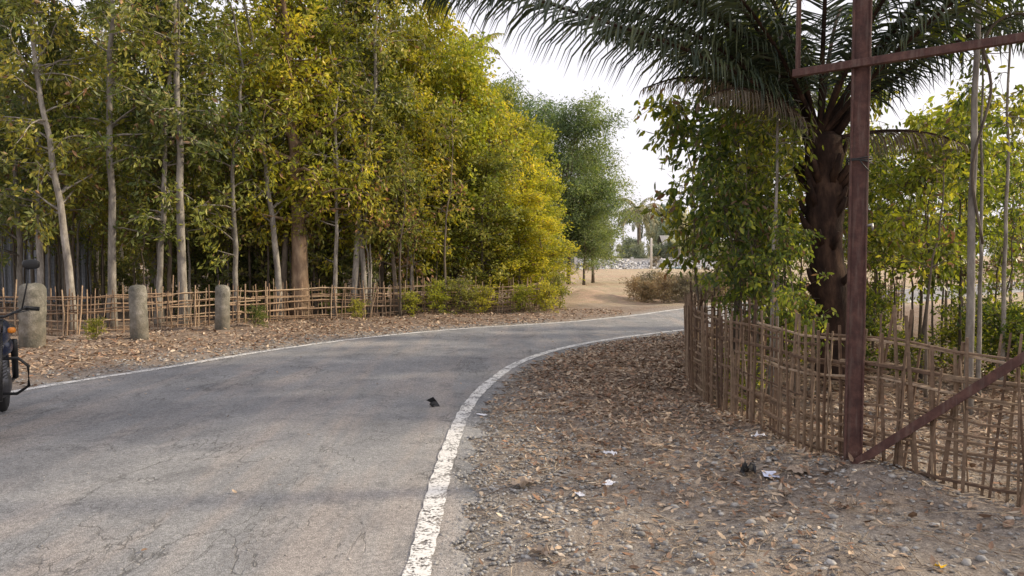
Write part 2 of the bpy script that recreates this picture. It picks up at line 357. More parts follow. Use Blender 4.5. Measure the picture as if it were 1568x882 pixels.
# ---------------------------------------------------------------- trees
def make_tree(name,seed,H,r0,zb,R,nb,nt,nl,L,W,mats,wob=.12,down=.4,elev=(.2,.9),big=False,top=.15,spread=.09,dead=0):
    g=rs(seed);mb=MB();k=16
    z=np.linspace(0,H,k);w=np.cumsum(g.normal(0,wob,(k,2)),0)*np.linspace(0,1,k)[:,None]*.6;w-=w[0]
    T=np.c_[w,z];rad=r0*(1-.82*(z/H)**.9);rad[0]*=1.35;T[0,2]=-.15
    mb.tube(T,rad,8,0)
    PP=[];DD=[]
    for b in range(nb):
        tt=zb+(1-zb)*g.rand()**.85;p0=np.array([np.interp(tt*H,z,T[:,i]) for i in range(3)])
        az=g.uniform(0,6.28);e=g.uniform(*elev)
        u=(tt-zb)/(1-zb+1e-6)
        ln=R*(top+(1-top)*math.sin(math.pi*min(1,.22+.78*u))**.8)*g.uniform(.5,1.15)
        d=np.array([math.cos(az)*math.cos(e),math.sin(az)*math.cos(e),math.sin(e)])
        pts=[p0]
        for s in range(5):
            d=nrm(d+g.normal(0,.14,3)+np.array([0,0,-.10]));pts.append(pts[-1]+d*ln/5)
        pts=np.array(pts);rb=max(.006,np.interp(tt*H,z,rad)*.45);mb.tube(pts,np.linspace(rb,.004,6),4,0,False)
        for j in range(nt):
            f=g.uniform(.25,1)*5;i0=min(4,int(f));q=pts[i0]+(pts[i0+1]-pts[i0])*(f-i0)
            td=nrm(d*.5+g.normal(0,.8,3)+np.array([0,0,-.1]));tl=g.uniform(.2,.55)*(.6+.25*R)
            e2=q+td*tl+np.array([0,0,-tl*.15]);mb.tube([q,(q+e2)/2+g.normal(0,.02,3),e2],[.005,.004,.002],3,0,False)
            n=max(2,int(nl*g.uniform(.5,1.4)));ff=g.uniform(.15,1.05,n)[:,None]
            PP.append(q+(e2-q)*ff+g.normal(0,spread,(n,3)));DD.append(td*.6+g.normal(0,.6,(n,3))+np.array([0,0,-down]))
    P=np.vstack(PP);D=np.vstack(DD);n=len(P);Ls=L*g.uniform(.6,1.25,n)
    if dead:
        k=g.rand(n)<dead
        (mb.leaves6 if big else mb.leaves4)(P[k],D[k],Ls[k],W*Ls[k]/L,g,2);P=P[~k];D=D[~k];Ls=Ls[~k]
    (mb.leaves6 if big else mb.leaves4)(P,D,Ls,W*Ls/L,g,1)
    return mb.mesh(name,mats)
def place(name,me,x,y,s=1,rot=None,sz=None,mats=None,parent=None,z=None):
    o=mkobj(name,me,parent,(x,y,(gz(np.array([x]),np.array([y]))[0]-.02) if z is None else z),R0.uniform(0,6.28) if rot is None else rot,(s,s,sz or s))
    if mats:
        for i,m in mats.items(): o.material_slots[i].link='OBJECT';o.material_slots[i].material=m
    return o
R0=rs(77)
mt=[M_bark,M_leaf_mid,M_leaf_dead]
slender=[make_tree('slender_tree_a',1,9.5,.085,.24,1.25,54,5,17,.14,.06,mt,.17,dead=.04,spread=.08),
         make_tree('slender_tree_b',2,9.0,.075,.18,1.35,56,5,17,.14,.06,mt,.21,dead=.03,spread=.08),
         make_tree('slender_tree_c',3,10.,.09,.28,1.2,54,5,18,.14,.06,mt,.16,dead=.05,spread=.08),
         make_tree('slender_tree_d',4,8.5,.065,.15,1.3,56,5,17,.14,.06,mt,.24,dead=.04,spread=.08)]
bushy=[make_tree('leafy_tree_a',11,6.5,.06,.06,1.45,84,6,21,.125,.062,[M_bark_d,M_leaf_yel,M_leaf_dead],.1,.2,top=.45,dead=.02),
       make_tree('leafy_tree_b',12,6.5,.06,.08,1.35,84,6,21,.125,.062,[M_bark_d,M_leaf_yel,M_leaf_dead],.12,.2,top=.4,dead=.02)]
shrub=make_tree('shrub',15,1.1,.015,.05,.75,34,4,13,.09,.045,[M_bark_d,M_leaf_mid,M_leaf_dead],.06,.0,elev=(.3,1.2),top=.6,spread=.05)
front=[(-8.7,14.6,0,1.0),(-8.25,15.2,2,1.05),(-9.6,15.0,1,1),(-7.5,15.6,1,.95),(-6.9,15.5,2,1.1),(-6.15,16.4,3,1.),(-5.35,17.0,0,.95),(-3.85,18.0,0,1.05),(-4.25,17.7,3,.9),(-10.4,15.6,3,1),(-2.6,19.2,3,.85),(-7.9,16.6,3,1.0),(-5.8,18.2,1,1.),(-4.6,19.4,2,1.)]
for x,y,k,s in front:
    rr=R0.rand();place('slender_tree',slender[k],x,y,s,mats={1:(M_leaf_dark if rr<.3 else M_leaf_mid) if x/y<-.33 else (M_leaf_mid if rr<.4 else M_leaf_yel),0:M_bark})
pts=[];tries=0
while len(pts)<46 and tries<6000:
    tries+=1
    y=R0.uniform(16.5,31);x=R0.uniform(-.85*y-1,min(-.09*y-1.5,0))
    if y< 17.2+ (x+5)*.5: continue
    if all((x-a)**2+(y-b)**2>1.9 for a,b in pts): pts.append((x,y))
for x,y in pts:
    lft=x/y< -.42
    rr=R0.rand()
    m=(M_leaf_dark if rr<.35 else (M_leaf_mid if rr<.72 else M_leaf_yel)) if lft else (M_leaf_mid if rr<.4 else (M_leaf_yel if rr<.88 else M_leaf_dark))
    s=R0.uniform(.85,1.15)
    if x/y>-.2: s*=.8
    place('slender_tree',slender[R0.randint(4)],x,y,s,mats={1:m,0:M_bark if R0.rand()<.4 else M_bark_d})
sap=make_tree('sapling',5,4.5,.03,.45,.6,18,3,10,.13,.055,mt,.13,dead=.1)
for i in range(95):
    y=R0.uniform(15.5,22);x=R0.uniform(-.72*y,-.08*y)
    if y<15.6+max(0,(x+8))*.55: y+=2.2
    place('sapling',sap,x,y,R0.uniform(.7,1.3),mats={0:M_bark if R0.rand()<.35 else M_bark_d})
for x,y,h,k,m in [(-3.4,19.4,8.6,0,1),(-2.55,20.2,8.3,1,0),(-1.55,20.6,7.2,0,0),(-.7,21.5,6.5,1,0),(.15,23,5.7,0,0),(.7,22.2,3.7,1,0),(.85,20.7,2.5,0,0),(.2,20.6,3.2,1,0),(-.8,20.4,4.2,0,1),(-1.8,22.8,8.1,1,0),(-.5,25,7,0,1),(.5,26,5.8,1,0),(-3,23.5,8.8,0,0)]:
    place('leafy_tree',bushy[k],x,y,(h/6.5)**.35,sz=h/6.5,mats={1:M_leaf_mid if m else M_leaf_yel})
for i in range(26):
    y=R0.uniform(18,30);x=R0.uniform(-.8*y,-.1*y)
    if y<17.5+(x+5)*.45: y+=3
    place('undergrowth_shrub',shrub,x,y,R0.uniform(1,2.0),mats={1:M_leaf_dark})
for x,y,s in [(-1.9,18.5,.6),(-1.3,18.7,.65),(-.7,18.9,.55),(-2.5,18.1,.45),(.9,19.2,.6),(1.2,20,.7),(-7.3,12.9,.28),(.3,19.2,.55),(-3.6,17.1,.35),(-5.3,15.4,.35)]:
    place('roadside_shrub',shrub,x,y,s,mats={1:M_leaf_yel if R0.rand()<.5 else M_leaf_mid})
thick=make_tree('brown_tree',31,8.5,.22,.24,1.9,64,6,20,.14,.06,[M_bark_b,M_leaf_mid,M_leaf_dead],.16,.3,dead=.08)
place('brown_trunk_tree',thick,-5.0,17.5,1,mats={1:M_leaf_yel})
dead=make_tree('withered_tree',33,3.8,.07,.3,1.2,30,5,8,.13,.06,[M_bark_d,M_leaf_mid,M_leaf_dead],.15,.9,dead=.6)
place('withered_tree',dead,-2.9,18.6,1.0)
bam=make_tree('bamboo_clump',41,10,.09,.12,2.9,110,7,30,.2,.055,[M_bark_d,M_leaf_bam,M_leaf_dead],.2,.7,elev=(.3,1.2),top=.5,spread=.2)
place('bamboo_clump',bam,2.9,38,1.15,sz=.86);place('bamboo_clump',bam,.8,40,1.1,sz=.92);place('bamboo_clump',bam,4.5,41,.95,sz=.72)
place('bamboo_clump',bam,-1.5,42,1.05);place('bamboo_clump',bam,3.6,37,.8,sz=.5)
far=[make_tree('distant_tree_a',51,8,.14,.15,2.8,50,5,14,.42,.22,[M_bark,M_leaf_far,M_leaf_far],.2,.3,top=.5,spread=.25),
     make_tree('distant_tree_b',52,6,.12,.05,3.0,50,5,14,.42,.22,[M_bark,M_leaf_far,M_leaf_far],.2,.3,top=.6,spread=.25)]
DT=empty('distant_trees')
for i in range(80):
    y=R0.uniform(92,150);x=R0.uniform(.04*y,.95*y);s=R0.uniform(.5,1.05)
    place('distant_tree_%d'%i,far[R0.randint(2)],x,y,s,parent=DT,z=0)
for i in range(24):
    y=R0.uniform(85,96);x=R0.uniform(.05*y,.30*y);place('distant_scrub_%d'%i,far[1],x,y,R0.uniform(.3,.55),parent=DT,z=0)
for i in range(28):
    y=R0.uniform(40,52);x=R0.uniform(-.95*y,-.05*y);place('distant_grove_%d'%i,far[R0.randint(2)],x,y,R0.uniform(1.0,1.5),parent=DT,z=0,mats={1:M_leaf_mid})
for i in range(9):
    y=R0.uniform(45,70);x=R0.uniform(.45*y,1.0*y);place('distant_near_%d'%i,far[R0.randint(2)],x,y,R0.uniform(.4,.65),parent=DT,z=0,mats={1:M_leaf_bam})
for i in range(40):
    y=R0.uniform(22.8,26.5);x=R0.uniform(.165*y,.31*y)
    place('dry_bush',shrub,x,y,R0.uniform(.4,.68),mats={1:M_leaf_dry})
for i in range(4):
    y=R0.uniform(60,76);x=R0.uniform(.09*y,.3*y);place('dry_bush',shrub,x,y,R0.uniform(.5,.9),mats={1:M_leaf_dry})

# right grove
mr=[M_bark_d,M_leaf_near,M_leaf_dead]
rt=[make_tree('garden_tree_a',61,5.2,.035,.34,.95,34,5,11,.15,.06,mr,.1,.9,big=True,dead=.05,spread=.06),
    make_tree('garden_tree_b',62,4.8,.03,.28,1.05,34,5,11,.15,.06,mr,.12,.9,big=True,dead=.06,spread=.06),
    make_tree('garden_tree_c',63,6,.04,.36,.95,34,5,11,.15,.06,mr,.1,.9,big=True,dead=.04,spread=.06)]
for x,y,k,s in [(2.8,9.3,0,.82),(2.85,8.5,1,.72),(3.15,10.4,1,.95),(3.75,10.8,2,.8),(2.5,7.9,1,.52),(3.25,10.0,2,.6),(2.75,8.9,1,.5),(2.75,10.7,1,.85),(2.7,7.0,1,.40),
                (4.3,11.6,0,.75),(5.1,10.8,2,.68),(4.95,8.9,1,.66),(5.6,9.2,0,.62),(6.3,11.4,0,.72),(5.6,12.8,2,.75),(6.1,10.0,2,.5),
                (6.6,13.2,1,.8),(7.8,12.6,2,.7),(8.6,14.6,0,.85),(7.2,15.5,1,.9),(9.4,13.5,1,.75),(4.7,14.2,0,.8),(10.8,16,2,.8)]:
    rr=R0.rand()
    place('garden_tree',rt[k],x,y,s,mats={1:M_leaf_near if (x/y<.44 or rr<.3) else M_leaf_yel})
stem=make_tree('thin_grey_tree',71,7.5,.045,.5,.8,16,4,9,.14,.055,[M_bark,M_leaf_near,M_leaf_dead],.05,.8,big=True)
for x,y,s in [(4.35,7.0,1),(2.75,7.8,.6),(2.95,8.2,.55),(4.95,7.8,.6),(4.15,8.9,.6),(5.6,8.4,.7)]: place('thin_grey_tree',stem,x,y,s)
for i in range(40):
    y=R0.uniform(7.5,14);x=R0.uniform(.27*y,.72*y)
    if y<9.2 and .365<x/y<.49: continue
    place('sapling',sap,x,y,R0.uniform(.4,.75),mats={0:M_bark_d,1:M_leaf_near})
n=0
while n<14:
    y=R0.uniform(6.8,13);x=R0.uniform(.31*y,.72*y)
    if y<9.2 and .37<x/y<.49: continue
    n+=1;place('garden_shrub',shrub,x,y,R0.uniform(.4,.8),mats={1:M_leaf_near})
mb=MB();mb.tube(smooth(np.array([(4.45,7.0,1.6),(4.3,6.95,2.3),(4.42,6.9,3.0),(4.34,6.9,3.4),(4.42,6.85,3.62),(4.62,6.8,3.68),(4.8,6.8,3.5),(5.0,6.8,3.3)]),40),.012,6);mb.obj('hanging_vine',[M_bark_d])

# ---------------------------------------------------------------- palms
def frond(mb,pts,g,ll=.62,n=75,w=.032,mi=1,droop=.6,start=.16,ang=1.0):
    P=smooth(np.array(pts,float),40);k=40
    mb.tube(P,np.linspace(.032,.006,k),5,0,False)
    T=nrm(np.gradient(P,axis=0))
    for sgn in(-1,1):
        u=np.linspace(start,.995,n)+g.uniform(-.004,.004,n);f=u*(k-1);i=np.clip(f.astype(int),0,k-2);q=P[i]+(P[i+1]-P[i])*(f-i)[:,None];t=T[i]
        side=nrm(np.cross(t,[0,0,1.]))*sgn
        L=ll*np.clip(np.sin(np.pi*(.12+.86*u)),.15,1)**.6*g.uniform(.82,1.12,n)
        d=nrm(side*ang+t*(.55+.5*u[:,None])+g.normal(0,.10,(n,3)))
        p0=q;d1=nrm(d+np.array([0,0,-.25*droop])+0*d);p1=p0+d1*L[:,None]*.35
        d2=nrm(d1+np.array([0,0,-.9*droop])+g.normal(0,.07,(n,3)));p2=p1+d2*L[:,None]*.35
        d3=nrm(d2+np.array([0,0,-1.1*droop]));p3=p2+d3*L[:,None]*.3
        wv=nrm(np.cross(d1,np.cross(d1,t)+g.normal(0,.3,(n,3))))
        ww=w*g.uniform(.7,1.1,n)[:,None]
        v=np.stack([p0-wv*ww*.3,p0+wv*ww*.3,p1-wv*ww*.5,p1+wv*ww*.5,p2-wv*ww*.38,p2+wv*ww*.38,p3],1).reshape(-1,3)
        b=np.arange(n)[:,None]*7
        mb.add(v,[np.concatenate([b+[0,1,3,2],b+[2,3,5,4]]),b+[4,5,6]],mi)
def arc(c,az,el,L,bend=1.6,n=7):
    p=[np.array(c,float)];a=math.radians(az);e=math.radians(el)
    for i in range(n-1):
        p.append(p[-1]+np.array([math.cos(a)*math.cos(e),math.sin(a)*math.cos(e),math.sin(e)])*L/(n-1)); e-=bend*L/(n-1)*.25*(.5+i/(n-1))
    return p
g=rs(90);mb=MB();c0=np.array([3.3,8.0,2.75])
tz=np.linspace(-.1,2.8,34);tp=np.c_[3.52-.22*(tz/2.8)**1.3+.03*np.sin(tz*3),8.0+0*tz,tz]
tr_=.185+.008*np.sin(tz*40)+.012*np.sin(tz*7)+.06*np.exp(-tz*3);tr_[-5:]*=[1.05,1.12,1.1,1.0,.7];mb.tube(tp,tr_,14,0)
for i in range(40):
    z=g.uniform(1.0,2.8);az=g.uniform(0,6.28);c=np.array([np.interp(z,tz,tp[:,0]),8,z]);d=np.array([math.cos(az),math.sin(az),0])
    L=g.uniform(.12,.3)*(1 if z<2 else 1.3);mb.tube([c+d*.12,c+d*(.18+L*.25)+[0,0,L*.6],c+d*(.19+L*.4)+[0,0,L]],[.05,.035,.018],5,0)
frond(mb,[c0,(2.55,7.6,3.2),(1.6,7.2,3.5),(.72,6.9,3.68),(-.15,6.55,3.82),(-.85,6.3,3.78)],g,.72,150,.024,droop=.8)
frond(mb,[c0,(2.7,7.8,3.5),(1.9,7.6,4.0),(.9,7.3,4.2),(0,7,4.15),(-.8,6.8,3.9)],g,.78,140,.024,droop=.8)
frond(mb,[c0,(2.9,8.2,3.6),(2.3,8.3,4.2),(1.6,8.4,4.4),(.9,8.5,4.35)],g,.75,110,.025,droop=.8)
for az,el,L in [(150,62,3.8),(195,58,3.4),(196,40,2.9),(215,50,3.4),(250,66,3.4),(285,58,3.7),(315,56,4.2),(330,60,4.6),(345,50,4.8),(5,58,4.8),(18,66,5),(25,50,4.4),(60,60,4),(100,62,4),(130,50,3.8),(165,44,2.8),(335,72,4.6),(170,74,4.2),(300,42,3.4),(90,45,3.6),(355,40,4.4),(12,44,4.6),(205,68,4)]:
    frond(mb,arc(c0,az,el,L,1.3+g.uniform(-.2,.3)),g,.70,95,.025,droop=.7)
for az,el,L in [(192,38,2.2),(215,30,1.9),(340,12,1.4)]:
    frond(mb,arc(c0-[0,0,.05],az,el,L,2.6),g,.42,60,.013,2,1.6)
mb.obj('coconut_palm',[M_palmtrunk,M_palm,M_palm_dry])
M_palm_far=leafmat('palm_far_haze',[(.22,.23,.16),(.29,.29,.20),(.33,.32,.23)],.2,tint=(1,1,.8))  # distance haze painted in as paler frond colours
mb=MB();g=rs(91);mb.tube([(0,0,-.1),(.1,0,3),(0,0,6.2)],[.26,.2,.16],8)
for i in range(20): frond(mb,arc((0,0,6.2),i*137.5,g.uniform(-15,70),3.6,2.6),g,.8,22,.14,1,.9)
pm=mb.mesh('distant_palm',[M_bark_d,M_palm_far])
for x,y,s in [(15.0,88,1.05),(16.3,95,.95)]: place('distant_palm',pm,x,y,s,z=0)
mb=MB();mb.tube([(0,0,-.1),(.05,0,5),(0,.05,9.8)],[.09,.07,.05],8)
for i in range(9): frond(mb,arc((0,.05,9.8),i*40+g.uniform(-8,8),g.uniform(25,75),1.5,3.8),g,.4,26,.05,1,.7)
mb.obj('areca_palm',[M_bark,M_leaf_mid]).location=(-1.6,30.5,0)
mb=MB();g=rs(93);mb.tube([(0,0,-.05),(0,0,1.6)],[.13,.08],8)
for i in range(8):
    pts=smooth(np.array(arc((0,0,1.5),i*137,g.uniform(45,75),1.8,3.0)),10);T=nrm(np.gradient(pts,axis=0));sd_=nrm(np.cross(T,[0,0,1.]));w=.24*np.sin(np.linspace(.2,3.1,10))[:,None]
    v=np.stack([pts-sd_*w-[0,0,.05],pts,pts+sd_*w-[0,0,.05]],1).reshape(-1,3);b=np.arange(9)[:,None]*3
    mb.add(v,[np.concatenate([b+[0,1,4,3],b+[1,2,5,4]])],1,True)
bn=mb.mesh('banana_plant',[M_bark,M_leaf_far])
for x,y,s in [(19.0,84,1.4),(20.6,86,1.3)]: place('banana_plant',bn,x,y,s)

# ---------------------------------------------------------------- fences
def bammat(name,cols,sc=25):
    t=NT(name);g=t.n('ShaderNodeNewGeometry');c=t.ramp(g.outputs['Random Per Island'],[(i/(len(cols)-1),x) for i,x in enumerate(cols)])
    c=t.mix(1,c,t.ramp(t.noise(sc,5,.65,g.outputs['Position']),[(.3,.6),(.7,1.25)]),'MULTIPLY');t.col(c,.7,.3);return t.m
M_bamR=bammat('split_bamboo_shaded',[(.075,.046,.032),(.15,.095,.062),(.20,.135,.09),(.25,.18,.12),(.13,.08,.05),(.36,.27,.19)])  # right fence: shade put into darker browns; sunlit copy follows for the left
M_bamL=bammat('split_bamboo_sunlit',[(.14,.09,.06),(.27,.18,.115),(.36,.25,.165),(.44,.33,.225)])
def fence(name,path,H,sp,rails,rad,mat,seed,tilt=.07,extra=.25):
    g=rs(seed);P=resamp(smooth(np.array(path,float),200),.05)
    d=np.r_[0,np.cumsum(np.linalg.norm(np.diff(P,axis=0),axis=1))];S=d[-1]
    at=lambda s:np.array([np.interp(s,d,P[:,0]),np.interp(s,d,P[:,1])])
    def tn(s): a=at(max(0,s-.05));b=at(min(S,s+.05));return nrm(b-a)
    mb=MB();s=0
    while s<S:
        p=at(s);t=tn(s);n=np.array([-t[1],t[0]]);o=g.choice([-1,1])*rad*1.3;z0=gz(np.array([p[0]]),np.array([p[1]]))[0]
        h=H*g.uniform(.9,1.12);
        if g.rand()<.10: h*=g.uniform(.7,1.2)
        lean=g.normal(0,tilt)*h;ln=g.normal(0,tilt*.4)*h;b=p+n*o
        rr=rad*g.uniform(.6,1.25)
        top=np.array([b[0]+t[0]*lean+n[0]*ln,b[1]+t[1]*lean+n[1]*ln,z0+h]);bot=np.array([b[0],b[1],z0-.06])
        mid=(top+bot)/2+np.array([t[0],t[1],0])*g.normal(0,.010)
        mb.tube([bot,mid,top],[rr*1.05,rr,rr*.85],5,0,True,False)
        if g.rand()<extra:
            b2=b+t*g.normal(0,.05);mb.tube([[b2[0],b2[1],z0-.05],[b2[0]+t[0]*g.normal(0,.1),b2[1]+t[1]*g.normal(0,.1),z0+h*g.uniform(.6,1)]],[rr*.8,rr*.6],4,0,True,False)
        s+=sp*g.uniform(.55,1.5)
    for hz in rails:
        for lay in range(2):
            s=g.uniform(-1,0)
            while s<S:
                L=g.uniform(1.5,3.0);ss=np.linspace(max(0,s),min(S,s+L),max(4,int(L/.3)));
                if ss[-1]-ss[0]>.3:
                    zo=hz*H+g.normal(0,.02);sl=g.normal(0,.02);side=g.choice([-1,1]);arch=g.normal(0,.012)
                    pts=[]
                    for i,q in enumerate(ss):
                        p=at(q);t=tn(q);n=np.array([-t[1],t[0]])*(rad*1.8*side*(1 if i%2 else -.2))
                        pts.append([p[0]+n[0],p[1]+n[1],gz(np.array([p[0]]),np.array([p[1]]))[0]*.5+zo+sl*(q-s)+arch*math.sin(q*2.5)+g.normal(0,.002)])
                    mb.tube(pts,rad*g.uniform(.65,1.3),5,0,True,False)
                s+=L*g.uniform(.75,1.05)*(1 if lay==0 else 1.0)
    return mb.obj(name,[mat])
fence('bamboo_fence',[(5.2,3.2),(4.2,3.72),(3.12,4.35),(2.5,4.78),(2.28,5.35),(2.16,6.2),(2.04,7.4),(2.07,8.5),(2.4,9.9),(3.1,11.3),(4.6,12.9),(6.8,14.9),(9,17)],.93,.066,[.12,.28,.44,.60,.75,.90],.0118,M_bamR,101,.06,.5)
fence('bamboo_fence',[(-14,13.0),(-11,13.4),(-9.4,13.7),(-8.1,13.9),(-6.5,15.1),(-4.8,17.0),(-3,18.0),(-1.4,18.9),(.3,19.5),(1.35,20.6)],.83,.10,[.12,.3,.48,.66,.84],.0125,M_bamL,102,.06,.3)

# ---------------------------------------------------------------- guard posts
t=NT('weathered_concrete');p=t.objc();f=t.noise(7,8,.7,p)
c=t.ramp(f,[(.3,(.13,.125,.10)),(.5,(.24,.225,.19)),(.7,(.38,.355,.32))])
sx=t.n('ShaderNodeSeparateXYZ');t.l(p,sx.inputs[0])
c=t.mix(t.ramp(t.math('ADD',sx.outputs[2],t.math('MULTIPLY',f,.5)),[(.3,.6),(.85,0)]),c,(.14,.11,.08))
c=t.mix(t.ramp(t.noise(2.5,6,.7,p),[(.44,0),(.58,.75)]),c,(.095,.093,.078));t.col(c,.95,.1)
t.bump(t.noise(45,6,.7,p),.8,.025);M_conc=t.m
for i,(x,y,h,w) in enumerate([(-7.82,12.0,1.04,.19),(-6.57,13.0,.97,.15),(-5.8,14.75,.9,.14)]):
    g=rs(200+i);mb=MB();zz=np.r_[np.linspace(-.1,h*.9,12),h*.95,h*.985,h];rr=np.r_[np.full(12,w)*(1+g.uniform(-.03,.03,12)),w*.93,w*.72,w*.2]
    mb.tube(np.c_[g.normal(0,.003,15)+.05*g.normal()*zz,.03*g.normal()*zz,zz],rr,20,0)
    o=mb.obj('concrete_guard_post',[M_conc]);o.location=(x,y,0)

# ---------------------------------------------------------------- rusty gate frame
t=NT('rusty_steel');p=t.objc();f=t.noise(14,8,.7,p)
c=t.ramp(f,[(.28,(.04,.02,.018)),(.5,(.085,.04,.033)),(.68,(.14,.07,.054)),(.8,(.23,.165,.138))])
mp=t.n('ShaderNodeMapping');mp.inputs['Scale'].default_value=(1,1,.12);t.l(p,mp.inputs[0])
c=t.mix(t.ramp(t.noise(30,5,.6,mp.outputs[0]),[(.5,0),(.68,.55)]),c,(.16,.115,.095));t.col(c,.75,.35)
t.bump(t.noise(70,5,.7,p),.5,.006);M_rust=t.m
GF=empty('rusty_gate_frame')
def yrot(a): c,s=math.cos(a),math.sin(a);return np.array([[c,-s,0],[s,c,0],[0,0,1.]])
gd=nrm(np.array([3.04-2.33,4.39-5.0]));ga=math.atan2(gd[1],gd[0]);B0=np.array([2.33,5.0])
def lbeam(name,a,b,w,th,up):
    a=np.array(a,float);b=np.array(b,float);d=nrm(b-a);u=nrm(np.cross(up,d));v_=np.cross(d,u)
    sec=np.array([(0,0),(w,0),(w,th),(th,th),(th,w),(0,w)])-w/2
    V=np.vstack([e+sec[:,:1]*u+sec[:,1:]*v_ for e in(a,b)]);n=6
    mb=MB();mb.add(V,[np.array([[i,(i+1)%n,n+(i+1)%n,n+i] for i in range(n)])]);mb.add(V[:6],[np.array([[0,3,2,1],[0,5,4,3]])]);mb.add(V[6:],[np.array([[0,1,2,3],[0,3,4,5]])])
    o=mb.obj(name,[M_rust],GF);bv=o.modifiers.new('bv','BEVEL');bv.width=.002;return o
mb=MB();R_=yrot(ga+.35)
mb.box([B0[0],B0[1],1.9],(.094,.085,4.0),R_)
for sx_ in(-.05,.05):
    off=R_@np.array([sx_,-.008,0]);mb.box([B0[0]+off[0],B0[1]+off[1],1.9],(.012,.108,4.0),R_)
o=mb.obj('main_post',[M_rust],GF);o.modifiers.new('bv','BEVEL').width=.003
gp=lambda s,z,o=0:(B0[0]+gd[0]*s-gd[1]*o,B0[1]+gd[1]*s+gd[0]*o,z)
lbeam('top_rail',gp(-.42,2.76,-.075),gp(2.2,2.76,-.075),.05,.008,(0,0,1))
lbeam('left_stile',gp(-.40,2.74,-.035),gp(-.40,3.9,-.035),.035,.006,(1,0,0))
lbeam('diagonal_brace',gp(.03,.09,-.085),gp(2.1,1.90,-.085),.055,.008,(0,0,1))
mb=MB();mb.box([B0[0],B0[1],.09],(.15,.14,.012),R_);mb.obj('base_plate',[M_rust],GF)
mb=MB()
for k in range(4):
    a=np.linspace(0,6.28,18);mb.tube(np.c_[B0[0]+.078*np.cos(a),B0[1]+.078*np.sin(a),2.12+.008*k+.008*np.sin(a*2+k)],.0045,5)
mb.tube([(B0[0]-.03,B0[1]-.08,2.12),(B0[0]+.02,B0[1]-.1,2.05)],.004,5)
mb.obj('wire_tie',[simple('black_wire',(.02,.02,.02))],GF)
mb=MB();mb.tube([(B0[0]+.03,B0[1]-.06,1.69),(B0[0]+.05,B0[1]-.10,1.7),(B0[0]+.055,B0[1]-.1,1.66)],[.01,.01,.006],8);mb.obj('latch_pin',[simple('grey_metal',(.3,.3,.3),.4,.6)],GF)

# ---------------------------------------------------------------- litter objects & small things
M_pap=simple('paper_white',(.72,.72,.76),.7);M_blk=simple('black_plastic',(.012,.012,.014),.35);M_cly=simple('clay_shard',(.34,.27,.21),.9)
def crumple(name,x,y,L,W,h,mat,seed,n=7):
    g=rs(seed);a,b=np.meshgrid(np.linspace(-.5,.5,n),np.linspace(-.5,.5,n));th=g.uniform(0,3.1)
    X_=a*L+g.normal(0,L*.03,a.shape);Y_=b*W+g.normal(0,W*.03,a.shape);Z_=np.abs(g.normal(0,h,a.shape))+.01
    c,s=math.cos(th),math.sin(th);v=np.stack([x+X_*c-Y_*s,y+X_*s+Y_*c,gz(np.array([x]),np.array([y]))[0]+Z_+.008],-1).reshape(-1,3)
    i=np.arange(n*n).reshape(n,n);q=np.stack([i[:-1,:-1],i[:-1,1:],i[1:,1:],i[1:,:-1]],-1).reshape(-1,4);mb=MB();mb.add(v,[q]);return mb.obj(name,[mat])
M_blu=simple('paper_bluish',(.6,.64,.82),.7)
for k,(x,y,L,W,h,m,nme) in enumerate([(1.76,4.98,.15,.10,.004,M_blu,'paper_scrap'),(.64,4.82,.10,.06,.006,M_pap,'paper_scrap'),(.42,4.52,.07,.04,.005,M_pap,'paper_scrap'),(1.95,5.0,.12,.1,.02,M_cly,'paper_scrap'),
      (1.62,5.02,.13,.1,.03,M_blk,'black_plastic_scrap'),(2.0,5.95,.12,.05,.01,M_pap,'paper_scrap'),(.08,4.75,.15,.1,.02,M_cly,'dry_leaf_curl'),(1.1,4.5,.08,.05,.01,M_cly,'paper_scrap'),(-.28,6.8,.1,.04,.004,M_pap,'paper_scrap'),(.75,5.6,.1,.05,.01,M_pap,'paper_scrap'),(.15,3.6,.1,.08,.02,M_cly,'dry_leaf_curl'),(2.0,4.3,.08,.05,.02,M_cly,'dry_leaf_curl')]):
    crumple(nme,x,y,L,W,h,m,300+k)
g=rs(321);mb=MB();x0,y0=-.775,7.22
v=IV*np.array([.045,.03,.025])*g.uniform(.6,1.5,(12,1))+[x0,y0,.035];mb.add(v,[IF])
mb.add(np.array([(x0-.03,y0,.05),(x0+.0,y0-.01,.105),(x0+.035,y0,.06),(x0+.07,y0-.02,.012),(x0+.0,y0-.03,.02),(x0-.07,y0,.07)]),[np.array([[0,1,2],[2,3,4],[0,2,4],[5,1,0]])])
mb.obj('black_plastic_bag',[M_blk])
mb=MB();g=rs(322);a=np.arange(6)*1.047;P=np.tile([[2.02,3.43,.03]],(6,1));mb.leaves6(P,np.c_[np.cos(a),np.sin(a),np.full(6,.3)],.035,.025,g,0);mb.obj('yellow_flower',[simple('petal',(.75,.5,.02))])

